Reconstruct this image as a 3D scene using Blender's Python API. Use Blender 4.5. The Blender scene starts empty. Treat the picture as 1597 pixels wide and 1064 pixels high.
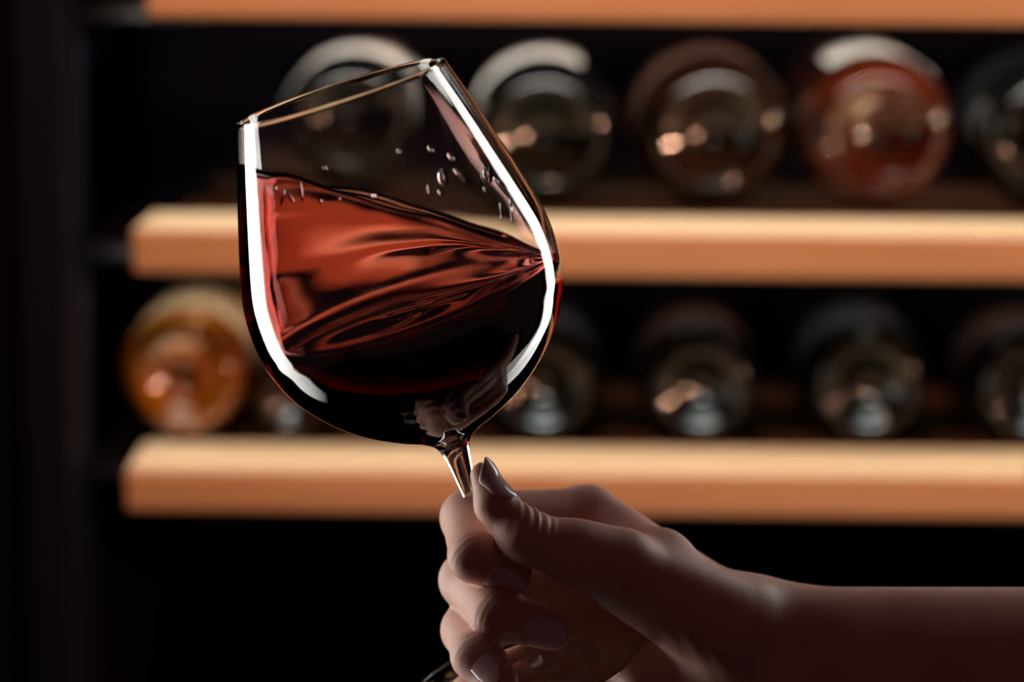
import bpy, bmesh, math, random
import numpy as np
from mathutils import Vector, Matrix, Euler

# ------------------------------------------------------------------ camera, world, lights, exposure
sc = bpy.context.scene
C = sc.collection
W, H, LENS = 1597.0, 1064.0, 85.0
FPX = LENS / 36.0 * W
PITCH, ROLL = math.radians(10.5), 0.0090
CAM_LOC = Vector((0.0, 0.0, 1.45))
cam_rot = Matrix.Rotation(-PITCH, 3, 'X') @ Matrix.Rotation(math.radians(90), 3, 'X') @ Matrix.Rotation(ROLL, 3, 'Z')
cam_data = bpy.data.cameras.new('camera')
cam_data.lens, cam_data.sensor_width = LENS, 36.0
cam_data.clip_start = 0.05
cam_data.dof.use_dof = True
cam_data.dof.focus_distance = 0.795
cam_data.dof.aperture_fstop = 4.6
camera = bpy.data.objects.new('camera', cam_data)
C.objects.link(camera)
camera.matrix_world = Matrix.Translation(CAM_LOC) @ cam_rot.to_4x4()
sc.camera = camera

sc.view_settings.view_transform = 'Standard'
sc.view_settings.look = 'None'
sc.view_settings.gamma = 1.0
sc.view_settings.use_curve_mapping = False
sc.view_settings.exposure = 0.0
sc.cycles.max_bounces = 24
sc.cycles.transmission_bounces = 20
sc.cycles.glossy_bounces = 10
sc.cycles.diffuse_bounces = 4
sc.cycles.volume_bounces = 1
sc.cycles.blur_glossy = 0.3
sc.cycles.sample_clamp_indirect = 6.0
sc.cycles.use_denoising = True

world = bpy.data.worlds.new('dim_cellar')
sc.world = world
world.use_nodes = True
bgn = world.node_tree.nodes['Background']
bgn.inputs[0].default_value = (1.0, 0.42, 0.52, 1)
bgn.inputs[1].default_value = 0.028


def area(name, loc, target, sx, sy, power, color, spread=180.0):
    d = bpy.data.lights.new(name, 'AREA')
    d.shape, d.size, d.size_y = 'RECTANGLE', sx, sy
    d.energy, d.color, d.spread = power, color, math.radians(spread)
    o = bpy.data.objects.new(name, d)
    C.objects.link(o)
    o.location = loc
    o.rotation_euler = (Vector(target) - Vector(loc)).to_track_quat('-Z', 'Y').to_euler()
    return o


def spot(name, loc, target, power, color, angle, blend, radius):
    d = bpy.data.lights.new(name, 'SPOT')
    d.energy, d.color, d.spot_size, d.spot_blend, d.shadow_soft_size = power, color, math.radians(angle), blend, radius
    o = bpy.data.objects.new(name, d)
    C.objects.link(o)
    o.location = loc
    o.rotation_euler = (Vector(target) - Vector(loc)).to_track_quat('-Z', 'Y').to_euler()
    return o


GLASS_C = Vector((-0.04, 0.79, 1.30))
# two tall studio strip lamps with grids, left and right, a little behind the glass
area('strip_lamp_left', (-0.56, 1.05, 1.12), (-0.04, 0.79, 1.15), 0.215, 1.50, 3.4, (1.0, 0.985, 0.93), 105)
area('strip_lamp_right', (0.44, 1.19, 1.20), (-0.04, 0.79, 1.22), 0.16, 1.40, 1.6, (1.0, 0.98, 0.94), 95)
# warm spotlights that wash the shelf fronts: one above, one across the room on the right
spot('warm_ceiling_spot', (-0.10, 0.55, 1.95), (0.05, 1.30, 1.24), 33.0, (1.0, 0.47, 0.29), 44, 0.35, 0.02)
spot('warm_side_spot', (2.50, 0.30, 1.50), (0.04, 1.28, 1.26), 190.0, (1.0, 0.49, 0.30), 15, 0.3, 0.03)
# added fill lights without fittings, hidden under the front boards of the top and the middle shelf: one row shines down, one row back over the bottles
area('down_fill_top', (0.13, 1.285, 1.368), (0.13, 1.299, 1.268), 0.95, 0.012, 0.50, (0.86, 1.0, 0.98), 78)  # added fill that brightens the board tops only
area('down_fill_middle', (0.13, 1.287, 1.236), (0.13, 1.289, 1.136), 0.95, 0.012, 0.31, (0.86, 1.0, 0.98), 78)
area('back_fill_top', (0.15, 1.285, 1.368), (0.15, 1.50, 1.345), 0.9, 0.010, 0.40, (1.0, 0.96, 0.88), 60)  # added fill for the upper bottle labels
area('back_fill_middle', (0.15, 1.285, 1.236), (0.15, 1.50, 1.213), 0.9, 0.010, 0.35, (1.0, 0.96, 0.90), 60)  # added fill for highlights on the lower bottle heels


# ------------------------------------------------------------------ pixel helpers (target frame 1597x1064)
def cam_vec(px, py, depth):
    return Vector(((px - W / 2) / FPX * depth, -(py - H / 2) / FPX * depth, -depth))


def P(px, py, depth):
    return CAM_LOC + cam_rot @ cam_vec(px, py, depth)


def on_plane_y(px, py, y):
    d = cam_rot @ cam_vec(px, py, 1.0)
    return CAM_LOC + d * (y / d.y)


# ------------------------------------------------------------------ materials
def mat(name):
    m = bpy.data.materials.new(name)
    m.use_nodes = True
    return m, m.node_tree.nodes, m.node_tree.links, m.node_tree.nodes['Principled BSDF']


def simple(name, col, rough=0.5, metal=0.0, spec=0.5, noise=0.0, scale=60.0):
    m, n, l, b = mat(name)
    b.inputs['Base Color'].default_value = (*col, 1)
    b.inputs['Roughness'].default_value = rough
    b.inputs['Metallic'].default_value = metal
    b.inputs['Specular IOR Level'].default_value = spec
    tc = n.new('ShaderNodeTexCoord')
    tx = n.new('ShaderNodeTexNoise')
    tx.inputs['Scale'].default_value = scale
    tx.inputs['Detail'].default_value = 3
    l.new(tc.outputs['Object'], tx.inputs['Vector'])
    mx = n.new('ShaderNodeMixRGB')
    mx.blend_type = 'MULTIPLY'
    mx.inputs[0].default_value = noise
    mx.inputs[1].default_value = (*col, 1)
    l.new(tx.outputs['Fac'], mx.inputs[2])
    l.new(mx.outputs[0], b.inputs['Base Color'])
    return m


def wood_material():
    m, n, l, b = mat('pale_beech_wood')
    tc = n.new('ShaderNodeTexCoord')
    mp = n.new('ShaderNodeMapping')
    mp.inputs['Scale'].default_value = (2.0, 26.0, 40.0)
    nz = n.new('ShaderNodeTexNoise')
    nz.inputs['Scale'].default_value = 3.0
    nz.inputs['Detail'].default_value = 5
    nz.inputs['Distortion'].default_value = 0.6
    cr = n.new('ShaderNodeValToRGB')
    cr.color_ramp.elements[0].position = 0.3
    cr.color_ramp.elements[0].color = (0.50, 0.31, 0.165, 1)
    cr.color_ramp.elements[1].position = 0.72
    cr.color_ramp.elements[1].color = (0.62, 0.42, 0.245, 1)
    l.new(tc.outputs['Object'], mp.inputs[0])
    l.new(mp.outputs[0], nz.inputs['Vector'])
    l.new(nz.outputs['Fac'], cr.inputs[0])
    l.new(cr.outputs[0], b.inputs['Base Color'])
    b.inputs['Roughness'].default_value = 0.42
    bp = n.new('ShaderNodeBump')
    bp.inputs['Strength'].default_value = 0.12
    bp.inputs['Distance'].default_value = 0.001
    l.new(nz.outputs['Fac'], bp.inputs['Height'])
    l.new(bp.outputs[0], b.inputs['Normal'])
    return m


def glass_material(name, col=(1, 1, 1), ior=1.5, absorb=None):
    m = bpy.data.materials.new(name)
    m.use_nodes = True
    n, l = m.node_tree.nodes, m.node_tree.links
    n.remove(n['Principled BSDF'])
    g = n.new('ShaderNodeBsdfGlass')
    g.inputs['Color'].default_value = (*col, 1)
    g.inputs['IOR'].default_value = ior
    g.inputs['Roughness'].default_value = 0.0
    out = n['Material Output']
    l.new(g.outputs[0], out.inputs['Surface'])
    if absorb:
        d = max(absorb) * 1.02
        v = n.new('ShaderNodeVolumeAbsorption')
        v.inputs['Color'].default_value = (*[1 - a / d for a in absorb], 1)
        v.inputs['Density'].default_value = d
        l.new(v.outputs[0], out.inputs['Volume'])
    return m


def skin_material():
    m, n, l, b = mat('skin')
    tc = n.new('ShaderNodeTexCoord')
    n1 = n.new('ShaderNodeTexNoise')
    n1.inputs['Scale'].default_value = 55
    n1.inputs['Detail'].default_value = 3
    cr = n.new('ShaderNodeValToRGB')
    cr.color_ramp.elements[0].position = 0.3
    cr.color_ramp.elements[0].color = (0.60, 0.30, 0.235, 1)
    cr.color_ramp.elements[1].position = 0.7
    cr.color_ramp.elements[1].color = (0.70, 0.41, 0.32, 1)
    l.new(tc.outputs['Object'], n1.inputs['Vector'])
    l.new(n1.outputs['Fac'], cr.inputs[0])
    l.new(cr.outputs[0], b.inputs['Base Color'])
    b.inputs['Roughness'].default_value = 0.54
    b.inputs['Subsurface Weight'].default_value = 0.45
    b.inputs['Subsurface Radius'].default_value = (1.0, 0.28, 0.14)
    b.inputs['Subsurface Scale'].default_value = 0.0045
    v = n.new('ShaderNodeTexVoronoi')
    v.inputs['Scale'].default_value = 900
    n2 = n.new('ShaderNodeTexNoise')
    n2.inputs['Scale'].default_value = 260
    n2.inputs['Detail'].default_value = 4
    l.new(tc.outputs['Object'], v.inputs['Vector'])
    l.new(tc.outputs['Object'], n2.inputs['Vector'])
    ad = n.new('ShaderNodeMath')
    ad.operation = 'ADD'
    l.new(v.outputs['Distance'], ad.inputs[0])
    l.new(n2.outputs['Fac'], ad.inputs[1])
    bp = n.new('ShaderNodeBump')
    bp.inputs['Strength'].default_value = 0.10
    bp.inputs['Distance'].default_value = 0.0004
    l.new(ad.outputs[0], bp.inputs['Height'])
    l.new(bp.outputs[0], b.inputs['Normal'])
    return m


M_WOOD = wood_material()
M_SLAT = simple('shade_toned_wood', (0.05, 0.022, 0.010), 0.8, spec=0.1, noise=0.5, scale=30)  # slat wood with the shade behind the front board darkened into its colour
M_GLASS = glass_material('clear_crystal_glass')
M_WINE = glass_material('red_wine_liquid', ior=1.34, absorb=(42.0, 205.0, 225.0))
M_DROP = glass_material('wet_film_liquid', ior=1.34)
M_SKIN = skin_material()
M_NAIL = simple('pale_pink_nail_polish', (0.66, 0.46, 0.44), 0.16)
M_NAIL.node_tree.nodes['Principled BSDF'].inputs['Coat Weight'].default_value = 0.6
M_BLACK = simple('black_lacquer', (0.002, 0.0009, 0.003), 0.75, spec=0.04, noise=0.3)
M_POST = simple('dark_blue_metal', (0.004, 0.005, 0.012), 0.6, 0.0, spec=0.06, noise=0.3)
M_RUNNER = simple('black_steel', (0.012, 0.012, 0.014), 0.45, 0.6)
M_DARKGLASS = simple('black_green_bottle_glass', (0.003, 0.0035, 0.004), 0.06, spec=0.5)
M_BROWNGLASS = simple('black_brown_bottle_glass', (0.010, 0.0035, 0.0018), 0.06, spec=0.5)


def amber_material(name, col, ior=1.40):
    m, n, l, b = mat(name)
    b.inputs['Base Color'].default_value = (*col, 1)
    b.inputs['Roughness'].default_value = 0.05
    b.inputs['Transmission Weight'].default_value = 0.70
    b.inputs['IOR'].default_value = ior
    return m


M_AMBER = amber_material('amber_bottle_glass', (0.46, 0.14, 0.004))
M_ROSE = amber_material('red_amber_bottle_glass', (0.13, 0.018, 0.004))
M_LABEL = simple('white_paper_label', (0.72, 0.70, 0.64), 0.6, noise=0.15)
M_TANLABEL = simple('tan_paper_label', (0.22, 0.145, 0.075), 0.6, noise=0.2)
M_BROWNLABEL = simple('brown_paper_label', (0.075, 0.030, 0.018), 0.6, noise=0.2)
M_BLACKLABEL = simple('charcoal_paper_label', (0.007, 0.006, 0.008), 0.9, spec=0.08, noise=0.2)
M_OXLABEL = simple('dark_oxblood_label', (0.014, 0.005, 0.004), 0.9, spec=0.08, noise=0.2)
M_CAPS = simple('dark_red_foil', (0.05, 0.006, 0.010), 0.35, 0.7)


# ------------------------------------------------------------------ object helpers
def parent_origin(o):
    return o.location


def link(name, me, material=None, parent=None, smooth=True, matrix=None):
    o = bpy.data.objects.new(name, me)
    C.objects.link(o)
    if material:
        me.materials.append(material)
    if smooth:
        me.polygons.foreach_set('use_smooth', [True] * len(me.polygons))
    if parent:
        o.parent = parent
    if matrix is not None:
        org = Matrix.Translation(parent_origin(parent)) if parent else Matrix.Identity(4)
        o.matrix_basis = org.inverted() @ matrix
    return o


def empty(name, loc):
    o = bpy.data.objects.new(name, None)
    o.empty_display_size = 0.02
    C.objects.link(o)
    o.location = loc
    return o


def tag(o, label=None, cat=None, group=None, kind=None):
    for k, v in (('label', label), ('category', cat), ('group', group), ('kind', kind)):
        if v:
            o[k] = v
    return o


def mesh(verts, faces, name='mesh'):
    me = bpy.data.meshes.new(name)
    me.from_pydata([tuple(v) for v in verts], [], [tuple(f) for f in faces])
    me.validate()
    me.update()
    return me


def box_mesh(x0, x1, y0, y1, z0, z1, bevel=0.0, seg=3):
    bm = bmesh.new()
    bmesh.ops.create_cube(bm, size=1.0)
    for v in bm.verts:
        v.co = Vector(((x0 + x1) / 2 + v.co.x * (x1 - x0), (y0 + y1) / 2 + v.co.y * (y1 - y0), (z0 + z1) / 2 + v.co.z * (z1 - z0)))
    if bevel:
        bmesh.ops.bevel(bm, geom=list(bm.edges), offset=bevel, segments=seg, profile=0.5, affect='EDGES')
    me = bpy.data.meshes.new('box')
    bm.to_mesh(me)
    bm.free()
    return me


def lathe(profile, n=96, close_start=True, close_end=True):
    """profile: list of (r, z); revolve about z. r == 0 becomes a pole."""
    verts, rings, faces = [], [], []
    for r, z in profile:
        if r < 1e-7:
            rings.append([len(verts)])
            verts.append((0, 0, z))
        else:
            rings.append(list(range(len(verts), len(verts) + n)))
            for k in range(n):
                a = 2 * math.pi * k / n
                verts.append((r * math.cos(a), r * math.sin(a), z))
    for A, B in zip(rings, rings[1:]):
        for k in range(n):
            k2 = (k + 1) % n
            if len(A) == 1 and len(B) == 1:
                continue
            if len(A) == 1:
                faces.append((A[0], B[k], B[k2]))
            elif len(B) == 1:
                faces.append((A[k], B[0], A[k2]))
            else:
                faces.append((A[k], B[k], B[k2], A[k2]))
    return verts, faces


def catmull(pts, m):
    pts = [np.array(p, float) for p in pts]
    out = []
    Q = [2 * pts[0] - pts[1]] + pts + [2 * pts[-1] - pts[-2]]
    for i in range(1, len(Q) - 2):
        p0, p1, p2, p3 = Q[i - 1:i + 3]
        for j in range(m):
            t = j / m
            out.append(0.5 * (2 * p1 + (p2 - p0) * t + (2 * p0 - 5 * p1 + 4 * p2 - p3) * t * t + (3 * p1 - p0 - 3 * p2 + p3) * t ** 3))
    out.append(pts[-1])
    return out


# ------------------------------------------------------------------ setting: the dark cabinet the shelves slide in
YF = 1.260                      # front plane of the shelves
floor = link('floor', box_mesh(-1.3, 2.8, -0.6, 1.70, -0.04, 0.0), M_BLACK, smooth=False)
tag(floor, kind='structure')
back = link('wall_back', box_mesh(-1.2, 1.6, 1.66, 1.70, 0.0, 1.95), M_BLACK, smooth=False)
tag(back, kind='structure')
lx = on_plane_y(142, 500, 1.30).x
side = link('wall_left', box_mesh(-1.2, lx - 0.022, 1.24, 1.66, 0.0, 1.95, 0.003), M_BLACK, smooth=False)
tag(side, kind='structure')
post = link('trim_1', box_mesh(lx - 0.022, lx, 1.225, 1.30, 0.0, 1.95, 0.002), M_POST, smooth=False)
tag(post, kind='structure')
trim2 = link('trim_2', box_mesh(lx - 0.045, lx - 0.034, 1.232, 1.25, 0.0, 1.95, 0.002), M_POST, smooth=False)
tag(trim2, kind='structure')

# ------------------------------------------------------------------ shelves
SH_R = 0.50                     # right end, past the frame


def shelf(label, px_left, py_top, py_bottom, px_ref=900, y_shift=0.0, depth=0.068):
    yf = YF + y_shift
    zt = on_plane_y(px_ref, py_top, yf).z
    zb = on_plane_y(px_ref, py_bottom, yf).z
    xl = on_plane_y(px_left, (py_top + py_bottom) / 2, yf).x
    root = empty('wine_shelf', (xl, yf, zb))
    tag(root, label, 'shelf', 'beech shelves of the wine cabinet')
    mt = Matrix.Identity(4)
    link('front_board', box_mesh(xl, SH_R, yf, yf + depth, zb, zt, 0.0032, 3), M_WOOD, root, matrix=mt)
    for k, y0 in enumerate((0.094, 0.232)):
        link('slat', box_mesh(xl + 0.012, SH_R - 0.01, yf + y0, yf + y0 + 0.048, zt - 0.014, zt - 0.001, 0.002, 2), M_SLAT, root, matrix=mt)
    for x in (xl + 0.02, SH_R - 0.05):
        link('side_rail', box_mesh(x, x + 0.018, yf + depth - 0.004, yf + 0.29, zb + 0.001, zt - 0.0135, 0.001, 1), M_WOOD, root, matrix=mt)
    link('runner', box_mesh(lx - 0.012, xl + 0.022, yf + 0.09, yf + 0.27, zb - 0.006, zb + 0.002, 0.001, 1), M_RUNNER, root, matrix=mt)
    return zt, zb, xl


ZT0, ZB0, XL0 = shelf('pale wooden shelf edge cut off by the top of the picture', 226, -45, 34)
ZT1, ZB1, XL1 = shelf('pale wooden shelf behind the wine in the glass, carrying the upper row of bottles', 206, 362, 434)
ZT2, ZB2, XL2 = shelf('pale wooden shelf behind the hand, carrying the lower row of bottles', 195, 737, 806)
print('shelf z', ZT0, ZB0, ZT1, ZB1, ZT2, ZB2)


# ------------------------------------------------------------------ bottles lying with their butts towards us
def bottle(label, px, r_px, py_contact, ybutt, zshelf, glass, label_mat, lab=(0.030, 0.125), tilt=1.5, shape='bordeaux', lab_arc=(0, 360), roll=0.0, sub=()):
    c = on_plane_y(px, py_contact - r_px, ybutt)
    R = r_px * ybutt / FPX
    root = empty('wine_bottle', (c.x, ybutt, zshelf + 0.0005))
    tag(root, label, 'bottle', 'bottles lying on the shelves')
    k = R / 0.0375
    L = 0.30 * min(1.0, k)
    s = L / 0.30
    if shape == 'bordeaux':
        body = [(R, .028), (R, .100 * s), (R, .185 * s), (R * .97, .200 * s), (R * .80, .216 * s), (R * .52, .230 * s), (.0155 * s, .243 * s)]
    else:
        body = [(R, .028), (R, .080 * s), (R, .135 * s), (R * .96, .155 * s), (R * .80, .185 * s), (R * .55, .215 * s), (.0165 * s, .245 * s)]
    butt = [(0, .0168 * s), (R * .16, .0150 * s), (R * .34, .0102 * s), (R * .50, .0048 * s), (R * .61, .0018), (R * .68, .0), (R * .75, .0006), (R * .84, .0038), (R * .915, .0085), (R * .965, .0150), (R * .99, .0210)]
    neck = [(.0142 * s, .252 * s), (.0140 * s, .285 * s), (.0155 * s, .287 * s), (.0155 * s, .293 * s), (.0142 * s, .295 * s), (.0140 * s, .299 * s), (.010 * s, .300 * s), (0, .300 * s)]
    prof = catmull(butt + body + neck[:1], 4) + neck[1:]
    prof = [(max(0.0, float(a)), float(b)) for a, b in prof]
    rot = Matrix.Rotation(math.radians(-90), 4, 'X')      # local z -> world +y
    base = Matrix.Translation((c.x, ybutt, zshelf + R + 0.0005)) @ Matrix.Translation((0, 0, -R)) @ Matrix.Rotation(math.radians(tilt), 4, 'X') @ Matrix.Translation((0, 0, R)) @ rot @ Matrix.Rotation(math.radians(roll), 4, 'Z')
    v, f = lathe(prof, 72)
    b = link('body', mesh(v, f), glass, root, matrix=base)
    # mould seam and raised dimples round the heel
    # label: a thin sheet wrapped round the body
    a0, a1 = lab_arc
    n = 64
    z0, z1 = lab[0] * s, lab[1] * s
    lv, lf = [], []
    for i in range(n + 1):
        a = math.radians(a0 + (a1 - a0) * i / n)
        for z in (z0, z1):
            for rr in (R + .0002, R + .0005):
                lv.append((rr * math.cos(a), rr * math.sin(a), z))
    for i in range(n):
        o0, o1 = i * 4, i * 4 + 4
        lf += [(o0 + 1, o1 + 1, o1 + 3, o0 + 3), (o0, o0 + 2, o1 + 2, o1), (o0, o1, o1 + 1, o0 + 1), (o0 + 2, o0 + 3, o1 + 3, o1 + 2)]
    lf += [(0, 1, 3, 2), (n * 4, n * 4 + 2, n * 4 + 3, n * 4 + 1)]
    link('label', mesh(lv, lf), label_mat, root, matrix=base)
    cv, cf = lathe([(.0147 * s, .240 * s + .012 * s), (.0147 * s, .284 * s), (.0162 * s, .286 * s), (.0162 * s, .294 * s), (.0146 * s, .296 * s), (.0146 * s, .3005 * s), (0, .3012 * s)], 40)
    link('capsule', mesh(cv, cf), M_CAPS, root, matrix=base)
    return root


BU, BL = 1.352, 1.322
bottle('dark white-labelled bottle on the upper shelf, seen through the rim of the glass', 550, 118, 326, BU, ZT1, M_DARKGLASS, M_LABEL, shape='burgundy')
bottle('dark bottle with a white label, just right of the glass on the upper shelf', 850, 116, 327, BU, ZT1, M_DARKGLASS, M_LABEL, shape='burgundy', lab_arc=(62, 300), roll=0)
bottle('brown-black bottle with a dark brown label between the two white-labelled ones right of the glass', 1115, 120, 328, BU, ZT1, M_BROWNGLASS, M_BROWNLABEL, shape='burgundy')
bottle('reddish amber bottle with a white label and an orange glow on the upper shelf', 1372, 122, 329, BU, ZT1, M_ROSE, M_LABEL, shape='burgundy', lab_arc=(234, 372))
bottle('dark bottle cut by the right edge of the picture on the upper shelf', 1645, 120, 330, BU, ZT1, M_DARKGLASS, M_BLACKLABEL, shape='burgundy')
bottle('golden amber bottle at the left end of the lower shelf', 284, 102, 692, BL, ZT2, M_AMBER, M_TANLABEL, lab=(.035, .14))
bottle('small dark brown half bottle beside the golden amber one, behind the bowl of the glass', 452, 64, 692, BL, ZT2, M_BROWNGLASS, M_BROWNLABEL)
bottle('dark bottle hidden behind the wine in the glass on the lower shelf', 632, 94, 692, BL, ZT2, M_DARKGLASS, M_BLACKLABEL)
bottle('black bottle half hidden by the right side of the glass on the lower shelf', 848, 94, 693, BL, ZT2, M_DARKGLASS, M_BLACKLABEL)
bottle('black bottle on the lower shelf, first fully in the clear right of the glass', 1095, 95, 694, BL, ZT2, M_DARKGLASS, M_OXLABEL)
bottle('black bottle on the lower shelf above the forearm, second clear of the glass', 1357, 99, 695, BL, ZT2, M_DARKGLASS, M_BLACKLABEL)
bottle('black bottle cut by the right edge of the picture on the lower shelf', 1612, 95, 696, BL, ZT2, M_DARKGLASS, M_OXLABEL)

# ------------------------------------------------------------------ the wine glass (local z = axis up, origin at the rim centre)
S = 0.800 / FPX                 # metres per pixel at the glass
TS = S / 0.985
A_TILT = math.atan(0.3127)
F_TILT = math.radians(11.4)
up_c = Vector((-math.sin(A_TILT) * math.cos(F_TILT), math.cos(A_TILT) * math.cos(F_TILT), math.sin(F_TILT)))  # camera space, +z towards camera
right_c = Vector((math.cos(A_TILT), math.sin(A_TILT), 0))
away_c = up_c.cross(right_c)
G3 = cam_rot @ Matrix((right_c, away_c, up_c)).transposed()
GM = Matrix.Translation(P(531, 142, 0.788)) @ G3.to_4x4()

OUT = [(0, 167.5), (62, 188), (125, 207.5), (195, 228.5), (253, 244), (290, 249), (326, 249.5), (352, 247), (378, 241), (425, 221), (473, 184), (512, 138), (541, 88), (556, 55), (566, 38)]
OUTC = catmull(OUT, 8)
STEM = [(566, 38), (574, 29.5), (583, 24.5), (594, 21), (612, 18), (634, 15), (662, 11.5), (700, 9.3), (760, 8.6), (820, 8.8), (855, 11), (878, 18), (895, 30)]
FOOT = [(895, 30), (912, 50), (930, 78), (944, 108), (954, 145), (960.5, 182), (962.5, 194), (964.5, 197.5), (967, 197), (968.5, 190), (966, 140), (962, 92), (959, 52), (957, 24), (956, 0)]


WALL = 0.00105 / S


def z_of(t):
    return -t * TS


def outer_r(t):
    ts = np.array([p[0] for p in OUTC])
    rs = np.array([p[1] for p in OUTC])
    return float(np.interp(t, ts, rs)) * S


# inner wall: offset along the profile normal, a little thicker towards the bottom
INN = []
for i, p in enumerate(OUTC):
    a = OUTC[max(i - 1, 0)]
    b = OUTC[min(i + 1, len(OUTC) - 1)]
    d = np.array([b[0] - a[0], b[1] - a[1]])
    d /= np.linalg.norm(d)
    nrm = np.array([d[1], -d[0]])
    w = WALL * (0.42 + 0.58 * min(1, p[0] / 160.0)) * (1 + 1.4 * max(0, (p[0] - 430) / 130.0) ** 1.5)
    q = p + nrm * w
    q = np.array([p[0] + (nrm * w)[0], p[1] + (nrm * w)[1]])
    if q[1] > p[1]:
        q = p - nrm * w
    INN.append(q)
INN = [q for q in INN if q[0] < 549 and q[1] > 6]
INN_T = [q[0] for q in INN]
INN_R = [q[1] for q in INN]
inn_bottom = [(552.0, 30.0), (554.5, 15.0), (555.0, 0.0)]
INN_T += [x[0] for x in inn_bottom]
INN_R += [x[1] for x in inn_bottom]

glass = empty('wine_glass', P(815, 1055, 0.806))
tag(glass, 'large tilted burgundy wine glass held by its stem in the hand', 'wine glass')
bowl_prof = [(r * S, z_of(t)) for t, r in reversed(list(zip(INN_T, INN_R)))]
rim_mid = [((0.5 * (INN_R[0] + OUTC[0][1])) * S, z_of(-1.2))]
rim_a = [((INN_R[0] * .85 + OUTC[0][1] * .15) * S, z_of(-0.9)), ((INN_R[0] * .5 + OUTC[0][1] * .5) * S, z_of(-1.2)), ((INN_R[0] * .15 + OUTC[0][1] * .85) * S, z_of(-0.9))]
bowl_prof += rim_a + [(p[1] * S, z_of(p[0])) for p in OUTC]
v, f = lathe(bowl_prof, 192)
link('bowl', mesh(v, f), M_GLASS, glass, matrix=GM)
stem_prof = [(float(r) * S, z_of(float(t))) for t, r in catmull(STEM, 6)]
v, f = lathe(stem_prof, 192)
link('stem', mesh(v, f), M_GLASS, glass, matrix=GM)
foot_prof = [(max(0.0, float(r)) * S, z_of(float(t))) for t, r in catmull(FOOT, 4)]
foot_prof[-1] = (0.0, foot_prof[-1][1])
v, f = lathe(foot_prof, 192)
link('foot', mesh(v, f), M_GLASS, glass, matrix=GM)


# ------------------------------------------------------------------ the swirling wine
def inner_r(t):
    return float(np.interp(t, INN_T, INN_R))


rng = np.random.RandomState(7)
_comp = [(rng.uniform(-1, 1), rng.uniform(0, 6.28), rng.choice([1, 1, 2, 2, 3, 4]), rng.uniform(2, 13)) for _ in range(18)]


def ripple(v, phi):
    """streaks combed along the swirl, roughly -1..1"""
    return sum(a * math.sin(kf * phi + kr * (v + 0.10 * math.cos(phi)) + ph) for a, ph, kf, kr in _comp) / 3.0


def wall_t(phi):
    s = math.cos(phi)
    base = 172 + 139 * s + 31 * s * s
    base += 30 * max(0.0, math.sin(phi)) ** 1.2 - 32 * max(0.0, -math.sin(phi)) ** 1.2
    base += 4 * math.sin(3 * phi + 0.6) + 2.2 * math.sin(7 * phi) + 1.4 * math.sin(13 * phi + 1)
    return base


FLOOR_T = 356.0
NPH, NROW = 288, 70
EMB = 0.0003 / S                # the wine wets the wall: it reaches a hair into the glass
wv, wf = [], []
bot = len(wv)
wv.append((0, 0, z_of(555.0 + EMB)))
rings = []
for j in range(1, NROW + 1):
    ring = []
    for k in range(NPH):
        ph = 2 * math.pi * k / NPH
        tw = wall_t(ph)
        u = j / NROW
        t = 555.0 - (555.0 - tw) * (u ** 1.6)
        r = inner_r(t) + EMB
        ring.append(len(wv))
        wv.append((r * S * math.cos(ph), r * S * math.sin(ph), z_of(t + (EMB if t > 500 else 0))))
    rings.append(ring)
NF, NC, NFL = 54, 14, 18        # film on the wall, fillet, floor of the hollow
for j in range(1, NF + NC + NFL):
    ring = []
    for k in range(NPH):
        ph = 2 * math.pi * k / NPH
        tw = wall_t(ph)
        tf = max(FLOOR_T - 26.0, tw + 4.0)
        v_ = min(1.0, j / NF)
        t = tw + (tf - tw) * v_
        thick = 1.0 + 12.0 * (1 - math.exp(-v_ / 0.035)) + 10.0 * v_ * (1 - v_)
        thick *= 1.0 + (0.085 + 0.15 * v_) * ripple(v_, ph) * min(1, v_ * 5) + 0.015 * math.sin(23 * v_ + 5 * math.cos(ph + 0.4)) * min(1, v_ * 4)
        thick = max(1.0, thick)
        r = inner_r(t) - thick
        if j > NF:
            c = min(1.0, (j - NF) / NC) * math.pi / 2
            dz = (FLOOR_T + 3 * math.sin(2 * ph)) - t
            rf = 30.0
            t = t + dz * math.sin(c)
            r0 = r
            r = r0 - rf * (1 - math.cos(c))
            if j > NF + NC:
                q = 1 - (j - NF - NC) / NFL
                t += 3.0 * ripple(q, ph) * math.sin(math.pi * q)
                r = (r0 - rf) * q
        ring.append(len(wv))
        wv.append((r * S * math.cos(ph), r * S * math.sin(ph), z_of(t)))
    rings.append(ring)
top = len(wv)
wv.append((0, 0, z_of(FLOOR_T)))
for k in range(NPH):
    wf.append((bot, rings[0][(k + 1) % NPH], rings[0][k]))
    wf.append((top, rings[-1][k], rings[-1][(k + 1) % NPH]))
for A, B in zip(rings, rings[1:]):
    for k in range(NPH):
        k2 = (k + 1) % NPH
        wf.append((A[k], A[k2], B[k2], B[k]))
wine = link('red_wine', mesh(wv, wf), M_WINE, matrix=GM)
tag(wine, 'dark red wine swirling up the walls inside the tilted glass', 'wine')

# drops left on the inside of the bowl above the wine
rng = np.random.RandomState(3)
dv, df = [], []


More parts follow.
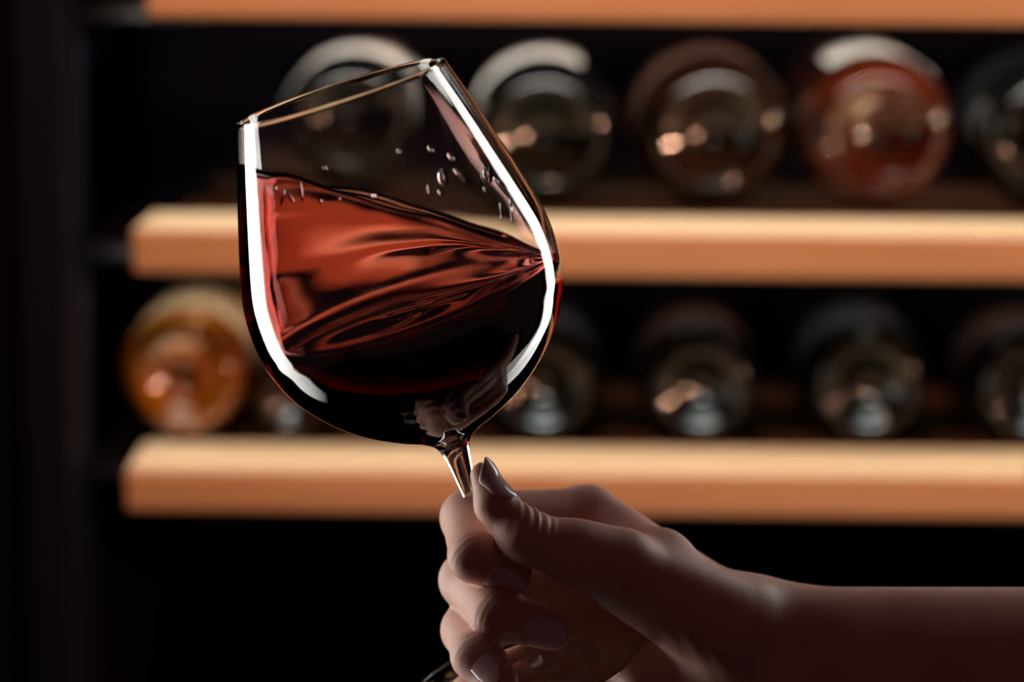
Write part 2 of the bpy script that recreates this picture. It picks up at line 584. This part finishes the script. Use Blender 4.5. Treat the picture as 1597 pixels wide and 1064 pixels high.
def drop(phi_deg, t, ra, rb, rot):
    ph = math.radians(phi_deg)
    r = inner_r(t)
    base = len(dv)
    nr, na = 4, 12
    ca, sa = math.cos(rot), math.sin(rot)
    for i in range(nr + 1):
        rr = i / nr
        h = 0.55 * min(ra, rb) * math.sqrt(max(0.0, 1 - rr * rr)) - 0.35
        for k in range(na):
            a = 2 * math.pi * k / na
            x, y = ra * rr * math.cos(a), rb * rr * math.sin(a)
            x, y = x * ca - y * sa, x * sa + y * ca
            tt = t + y
            pp = ph + x / r
            rad = inner_r(tt) - h
            dv.append((rad * S * math.cos(pp), rad * S * math.sin(pp), z_of(tt)))
    for i in range(nr):
        for k in range(na):
            k2 = (k + 1) % na
            df.append((base + i * na + k, base + i * na + k2, base + (i + 1) * na + k2, base + (i + 1) * na + k))
    df.append(tuple(base + nr * na + k for k in range(na)))


DROPS = [(-128, 110, 3, 14, .5), (-124, 112, 3, 13, -.5), (-118, 108, 2.5, 16, .1), (-132, 96, 4, 5, 0), (-110, 128, 3, 4, 0), (-102, 132, 2.5, 3, 0), (-88, 142, 3, 3.5, 0),
         (-58, 150, 9, 14, .4), (-50, 158, 5, 15, -.4), (-62, 168, 4, 6, 0), (-66, 158, 3, 8, .3), (-36, 172, 10, 16, .8), (-32, 190, 6, 14, -.6), (-42, 190, 4, 6, 0), (-40, 176, 3, 9, 0),
         (-34, 230, 3, 24, .7), (-40, 226, 2.5, 16, .6), (60, 150, 5, 8, .4), (75, 140, 4, 5, 0), (110, 128, 4, 6, .5), (52, 170, 6, 9, .2)]
for d in DROPS:
    drop(*d)
dr = link('splash_droplets', mesh(dv, df), M_DROP)
dr.parent = wine
tag(dr, 'clear drops and runs splashed on the glass above the wine', kind='stuff')

# ------------------------------------------------------------------ the hand and forearm: one continuous skin from a smooth distance field
HD = 812.0                      # mm: depth of the stem at the fingers


def J(px, py, d):
    dep = HD + d
    return np.array([(px - W / 2) / FPX * dep, -(py - H / 2) / FPX * dep, -dep])


def rcone(p, a, b, r1, r2):
    ba = b - a
    l2 = float(ba @ ba)
    rr = r1 - r2
    a2 = l2 - rr * rr
    il2 = 1.0 / l2
    pa = p - a
    y = pa @ ba
    z = y - l2
    q = pa * l2 - y[:, None] * ba
    x2 = np.einsum('ij,ij->i', q, q)
    y2 = y * y * l2
    z2 = z * z * l2
    k = np.sign(rr) * rr * rr * x2
    d1 = np.sqrt(x2 + z2) * il2 - r2
    d2 = np.sqrt(x2 + y2) * il2 - r1
    d3 = (np.sqrt(x2 * a2 * il2) + y * rr) * il2 - r1
    return np.where(np.sign(z) * a2 * z2 > k, d1, np.where(np.sign(y) * a2 * y2 < k, d2, d3))


def smin(a, b, k):
    h = np.maximum(k - np.abs(a - b), 0.0) / k
    return np.minimum(a, b) - h * h * k * 0.25


FING = {
    # name: MCP, PIP, DIP, TIP, radii
    'index': (J(915, 806, 36), J(731, 808, 12), J(740, 868, -11), J(800, 896, -10), (10.0, 9.2, 8.3, 6.4)),
    'middle': (J(932, 876, 42), J(730, 905, 12), J(776, 958, -13), J(862, 984, -9), (10.2, 9.4, 8.6, 6.6)),
    'ring': (J(948, 946, 40), J(731, 983, 10), J(744, 1022, -13), J(778, 1062, -20), (9.8, 8.9, 8.2, 6.4)),
    'little': (J(965, 1012, 32), J(738, 1086, 14), J(790, 1120, -6), J(850, 1130, -4), (8.8, 7.6, 7.0, 5.5)),
}
T_CMC, T_MCP, T_IP, T_MID, T_TIP = J(1145, 968, 8), J(968, 884, -8), J(820, 838, -17), J(773, 788, -14), J(755, 742, -10)
WRIST_A, WRIST_B = J(1205, 990, 20), J(1215, 1050, 20)
ELB_A, ELB_B = J(1760, 1000, 10), J(1760, 1085, 10)


def hand_sdf(p):
    palm = None
    for n_, k_ in (('index', 8), ('middle', 8), ('ring', 8), ('little', 9)):
        m, pi, di, ti, r = FING[n_]
        base = {'index': WRIST_A * .8 + WRIST_B * .2, 'middle': WRIST_A * .6 + WRIST_B * .4, 'ring': WRIST_A * .35 + WRIST_B * .65, 'little': WRIST_A * .05 + WRIST_B * .95}[n_]
        d = rcone(p, m, base + np.array([0, 0, -2.0]), r[0] + .6, 12.5)
        palm = d if palm is None else smin(palm, d, 7.0)
        palm = smin(palm, rcone(p, m, pi, r[0], r[1]), 5.0)
    # thenar: thumb metacarpal and its muscle
    palm = smin(palm, rcone(p, T_CMC, T_MCP, 15.0, 11.4), 11.0)
    palm = smin(palm, rcone(p, J(1120, 985, 4), J(985, 912, -4), 15.5, 11.0), 8.0)
    # web between thumb and index
    palm = smin(palm, rcone(p, J(1030, 870, 10), J(960, 840, 24), 10.0, 6.5), 12.0)
    # hypothenar edge
    palm = smin(palm, rcone(p, J(1180, 1060, 16), J(1010, 1050, 18), 15, 11.0), 10.0)
    # wrist and forearm
    for a, b, r1, r2 in ((WRIST_A, ELB_A, 16.3, 18.2), (WRIST_B, ELB_B, 16.0, 19.0)):
        palm = smin(palm, rcone(p, a, b, r1, r2), 16.0)
    thumb = smin(rcone(p, T_MCP, T_IP, 11.2, 8.5), rcone(p, T_IP, T_MID, 8.4, 6.5), 4.0)
    thumb = smin(thumb, rcone(p, T_MID, T_TIP, 6.6, 4.6), 3.0)
    body = smin(palm, thumb, 2.2)
    # blend the thumb root into the palm fully
    body = smin(body, rcone(p, T_MCP, T_MCP * .55 + T_IP * .45, 11.2, 10.0), 6.0)
    for n_ in FING:
        m, pi, di, ti, r = FING[n_]
        fg = rcone(p, m * .35 + pi * .65, pi, r[1] * .97, r[1])
        fg = smin(fg, rcone(p, pi, di, r[1], r[2]), 3.0)
        fg = smin(fg, rcone(p, di, ti, r[2], r[3]), 3.0)
        body = smin(body, fg, 1.0)
    return body


def creases(p):
    """fine relief in mm, added to the distance field when the surface is refined"""
    out = np.zeros(len(p))
    # wrinkles over the back of the thumb joint
    u = (T_MCP - T_IP) / np.linalg.norm(T_MCP - T_IP)
    v = (T_TIP - T_IP) / np.linalg.norm(T_TIP - T_IP)
    s = (p - T_IP) @ u
    dors = np.array([0.42, 0.80, 0.42])
    w = (p - T_IP - np.outer(s, u)) @ dors / 8.0
    m = np.exp(-((s + 0.0) / 6.0) ** 2) * np.clip(w * 1.6 - 0.2, 0, 1) * (np.linalg.norm(p - T_IP, axis=1) < 16)
    out += m * 0.55 * (np.sin(s * 2 * math.pi / 3.1 + 0.7) * 0.7 + 0.3 * np.sin(s * 2 * math.pi / 1.9))
    # finger joint folds
    for n_ in FING:
        m_, pi, di, ti, r = FING[n_]
        for c, a, b, rr in ((pi, m_, di, r[1]), (di, pi, ti, r[2])):
            t = (b - a) / np.linalg.norm(b - a)
            s2 = (p - c) @ t
            near = np.exp(-(np.linalg.norm(p - c, axis=1) / (rr * 1.25)) ** 4)
            out += near * 0.14 * np.cos(s2 * 2 * math.pi / 2.3) * np.exp(-(s2 / 3.0) ** 2)
    # wrist folds
    wx = (p - J(1075, 1010, -12))
    s3 = wx @ np.array([0.9, 0.42, 0])
    near = np.exp(-(np.linalg.norm(wx, axis=1) / 16.0) ** 2)
    out += near * 0.10 * np.sin(s3 * 2 * math.pi / 6.0)
    return out


def surface_nets(fn, lo, hi, h):
    nx, ny, nz = [int(math.ceil((b - a) / h)) + 1 for a, b in zip(lo, hi)]
    xs, ys, zs = lo[0] + h * np.arange(nx), lo[1] + h * np.arange(ny), lo[2] + h * np.arange(nz)
    vol = np.empty((nx, ny, nz), np.float32)
    yz = np.stack(np.meshgrid(ys, zs, indexing='ij'), -1).reshape(-1, 2)
    CH = 16
    for i in range(0, nx, CH):
        xx = xs[i:i + CH]
        p = np.empty((len(xx), len(yz), 3), np.float64)
        p[:, :, 0] = xx[:, None]
        p[:, :, 1:] = yz[None]
        vol[i:i + CH] = fn(p.reshape(-1, 3)).reshape(len(xx), ny, nz)
    inside = vol < 0
    corners = [(i, j, k) for i in (0, 1) for j in (0, 1) for k in (0, 1)]
    cs = sum(inside[i:nx - 1 + i, j:ny - 1 + j, k:nz - 1 + k].astype(np.int8) for i, j, k in corners)
    act = (cs > 0) & (cs < 8)
    idx = -np.ones(act.shape, np.int64)
    cells = np.argwhere(act)
    idx[act] = np.arange(len(cells))
    acc = np.zeros((len(cells), 3))
    cnt = np.zeros(len(cells))
    for a in corners:
        for ax in range(3):
            if a[ax] == 1:
                continue
            b = list(a)
            b[ax] = 1
            va = vol[cells[:, 0] + a[0], cells[:, 1] + a[1], cells[:, 2] + a[2]]
            vb = vol[cells[:, 0] + b[0], cells[:, 1] + b[1], cells[:, 2] + b[2]]
            cr = (va < 0) != (vb < 0)
            t = np.where(cr, va / np.where(cr, va - vb, 1), 0)
            pt = np.tile(np.array(a, float), (len(cells), 1))
            pt[:, ax] += t
            acc[cr] += pt[cr]
            cnt[cr] += 1
    verts = (cells + acc / cnt[:, None]) * h + np.array(lo)
    faces = []
    for ax in range(3):
        o1, o2 = [(1, 2), (2, 0), (0, 1)][ax]
        sl0, sl1 = [slice(None)] * 3, [slice(None)] * 3
        sl0[ax], sl1[ax] = slice(0, -1), slice(1, None)
        e = inside[tuple(sl0)] != inside[tuple(sl1)]
        pos = np.argwhere(e)
        ok = (pos[:, o1] > 0) & (pos[:, o2] > 0)
        for q in (o1, o2):
            ok &= pos[:, q] < act.shape[q]
        pos = pos[ok]
        flip = inside[pos[:, 0], pos[:, 1], pos[:, 2]]
        quad = []
        for d1, d2 in ((0, 0), (1, 0), (1, 1), (0, 1)):
            c = pos.copy()
            c[:, o1] -= d1
            c[:, o2] -= d2
            quad.append(idx[c[:, 0], c[:, 1], c[:, 2]])
        quad = np.stack(quad, 1)
        quad[~flip] = quad[~flip][:, ::-1]
        faces.append(quad)
    return verts, np.concatenate(faces)


def grad(fn, p, e=0.15):
    g = np.empty_like(p)
    for ax in range(3):
        d = np.zeros(3)
        d[ax] = e
        g[:, ax] = (fn(p + d) - fn(p - d)) / (2 * e)
    return g


lo = np.array([J(660, 0, 0)[0], J(0, 1180, 0)[1], -(HD + 66)])
hi = np.array([J(1720, 0, 0)[0], J(0, 715, 0)[1], -(HD - 42)])
hv, hf = surface_nets(hand_sdf, lo, hi, 0.85)
full = lambda q: hand_sdf(q) - creases(q)
for _ in range(3):
    g = grad(full, hv)
    n2 = np.maximum(np.einsum('ij,ij->i', g, g), 0.2)
    step = np.clip(full(hv) / n2, -0.5, 0.5)
    hv = hv - g * step[:, None] * 0.9
ok = (hv > lo + 0.01).all(1) & (hv < hi - 0.01).all(1)
cam_np = np.array(cam_rot)


def to_world(q):
    return (np.asarray(q) / 1000.0) @ cam_np.T + np.array(CAM_LOC)


hme = bpy.data.meshes.new('arm')
hw = to_world(hv)
h_org = to_world(J(1000, 940, 15)[None])[0]
hme.vertices.add(len(hw))
hme.vertices.foreach_set('co', (hw - h_org).ravel())
hme.loops.add(len(hf) * 4)
hme.loops.foreach_set('vertex_index', hf.ravel().astype(np.int32))
hme.polygons.add(len(hf))
hme.polygons.foreach_set('loop_start', np.arange(0, len(hf) * 4, 4, dtype=np.int32))
hme.update(calc_edges=True)
hme.validate()
person = link('person', hme, M_SKIN, matrix=Matrix.Translation(h_org))
tag(person, 'bare forearm and hand gripping the stem of the wine glass between thumb and fingers', 'person')
print('hand verts', len(hv))


def nail(skin, di, ti, n_hint, length, width, start, x_flat, tip_pt=0.0, lift=0.30, label=None):
    """almond fingernail laid on the back of the end joint, found by tracing down onto the skin; all in mm, camera axes"""
    u = (ti - di) / np.linalg.norm(ti - di)
    n = np.array(n_hint, float)
    n -= (n @ u) * u
    n /= np.linalg.norm(n)
    s = np.cross(u, n)
    na, nb = 26, 12
    offs, xs = np.empty((na + 1, nb + 1)), np.empty((na + 1, nb + 1))
    for i in range(na + 1):
        a = i / na
        wd = math.sqrt(max(0.0, 1 - (max(0.0, 0.28 - a) / 0.28) ** 2)) * 0.94 + 0.02
        if a > 0.50:
            wd *= max(0.03, 1 - ((a - 0.50) / 0.50) ** (2.6 - tip_pt)) ** (0.5 + 0.4 * tip_pt)
        for j in range(nb + 1):
            xs[i, j] = start + a * length
            offs[i, j] = (j / nb - 0.5) * wd * width
    xe = np.minimum(xs, x_flat)
    base = di + xe[..., None] * u + offs[..., None] * s
    hgt = np.full(xs.shape, 13.0)
    for _ in range(40):
        d_ = skin((base + hgt[..., None] * n).reshape(-1, 3)).reshape(xs.shape)
        hgt = np.maximum(hgt - np.clip(d_, -1, 4) * 0.85, 1.5)
    mid = hgt[:, nb // 2][:, None]
    hgt = np.maximum(hgt, mid - offs ** 2 / 7.5)          # keep the plate taut, never wrapping right round
    a_ = (xs - start) / length
    over = np.maximum(0.0, xs - x_flat)
    hgt = hgt + lift - np.maximum(0, 0.06 - a_) * 6.0 - 0.10 * over - 0.012 * over ** 2
    vs, fs = [], []
    for layer in (0, 1):
        for i in range(na + 1):
            for j in range(nb + 1):
                vs.append(di + xs[i, j] * u + offs[i, j] * s + (hgt[i, j] - 0.6 * layer) * n)
    st = (na + 1) * (nb + 1)
    g = lambda l_, i, j: l_ * st + i * (nb + 1) + j
    for i in range(na):
        for j in range(nb):
            fs.append((g(0, i, j), g(0, i + 1, j), g(0, i + 1, j + 1), g(0, i, j + 1)))
            fs.append((g(1, i, j), g(1, i, j + 1), g(1, i + 1, j + 1), g(1, i + 1, j)))
    for i in range(na):
        fs.append((g(0, i, 0), g(1, i, 0), g(1, i + 1, 0), g(0, i + 1, 0)))
        fs.append((g(0, i, nb), g(0, i + 1, nb), g(1, i + 1, nb), g(1, i, nb)))
    for j in range(nb):
        fs.append((g(0, 0, j), g(0, 0, j + 1), g(1, 0, j + 1), g(1, 0, j)))
        fs.append((g(0, na, j), g(1, na, j), g(1, na, j + 1), g(0, na, j + 1)))
    w = to_world(np.array(vs)) - h_org
    me = mesh(w, fs)
    bm = bmesh.new()
    bm.from_mesh(me)
    bmesh.ops.recalc_face_normals(bm, faces=bm.faces)
    bm.to_mesh(me)
    bm.free()
    o = link('fingernail', me, M_NAIL, person, matrix=Matrix.Translation(h_org))
    if label:
        o['label'] = label
    return o


_d, _t, _r = FING['index'][2:5]
nail(lambda q: rcone(q, _d, _t, _r[2], _r[3]), _d, _t, (0.0, -0.50, 0.85), 15.5, 9.0, 3.5, 13.5)
_d, _t, _r = FING['middle'][2:5]
nail(lambda q: rcone(q, _d, _t, _r[2], _r[3]), _d, _t, (0.05, -0.10, 1.0), 15.5, 9.8, 8.0, 18.5)
_d, _t, _r = FING['ring'][2:5]
nail(lambda q: rcone(q, _d, _t, _r[2], _r[3]), _d, _t, (-0.10, 0.15, 1.0), 14.0, 9.0, 2.0, 11.0, tip_pt=0.6)
nail(lambda q: smin(rcone(q, T_MID, T_TIP, 6.6, 4.6), rcone(q, T_IP, T_MID, 8.4, 6.5), 4.0), T_MID, T_TIP, (0.66, 0.25, 0.72), 17.5, 10.5, -1.5, 9.0, tip_pt=1.0, label='long pointed almond fingernail of the thumb')
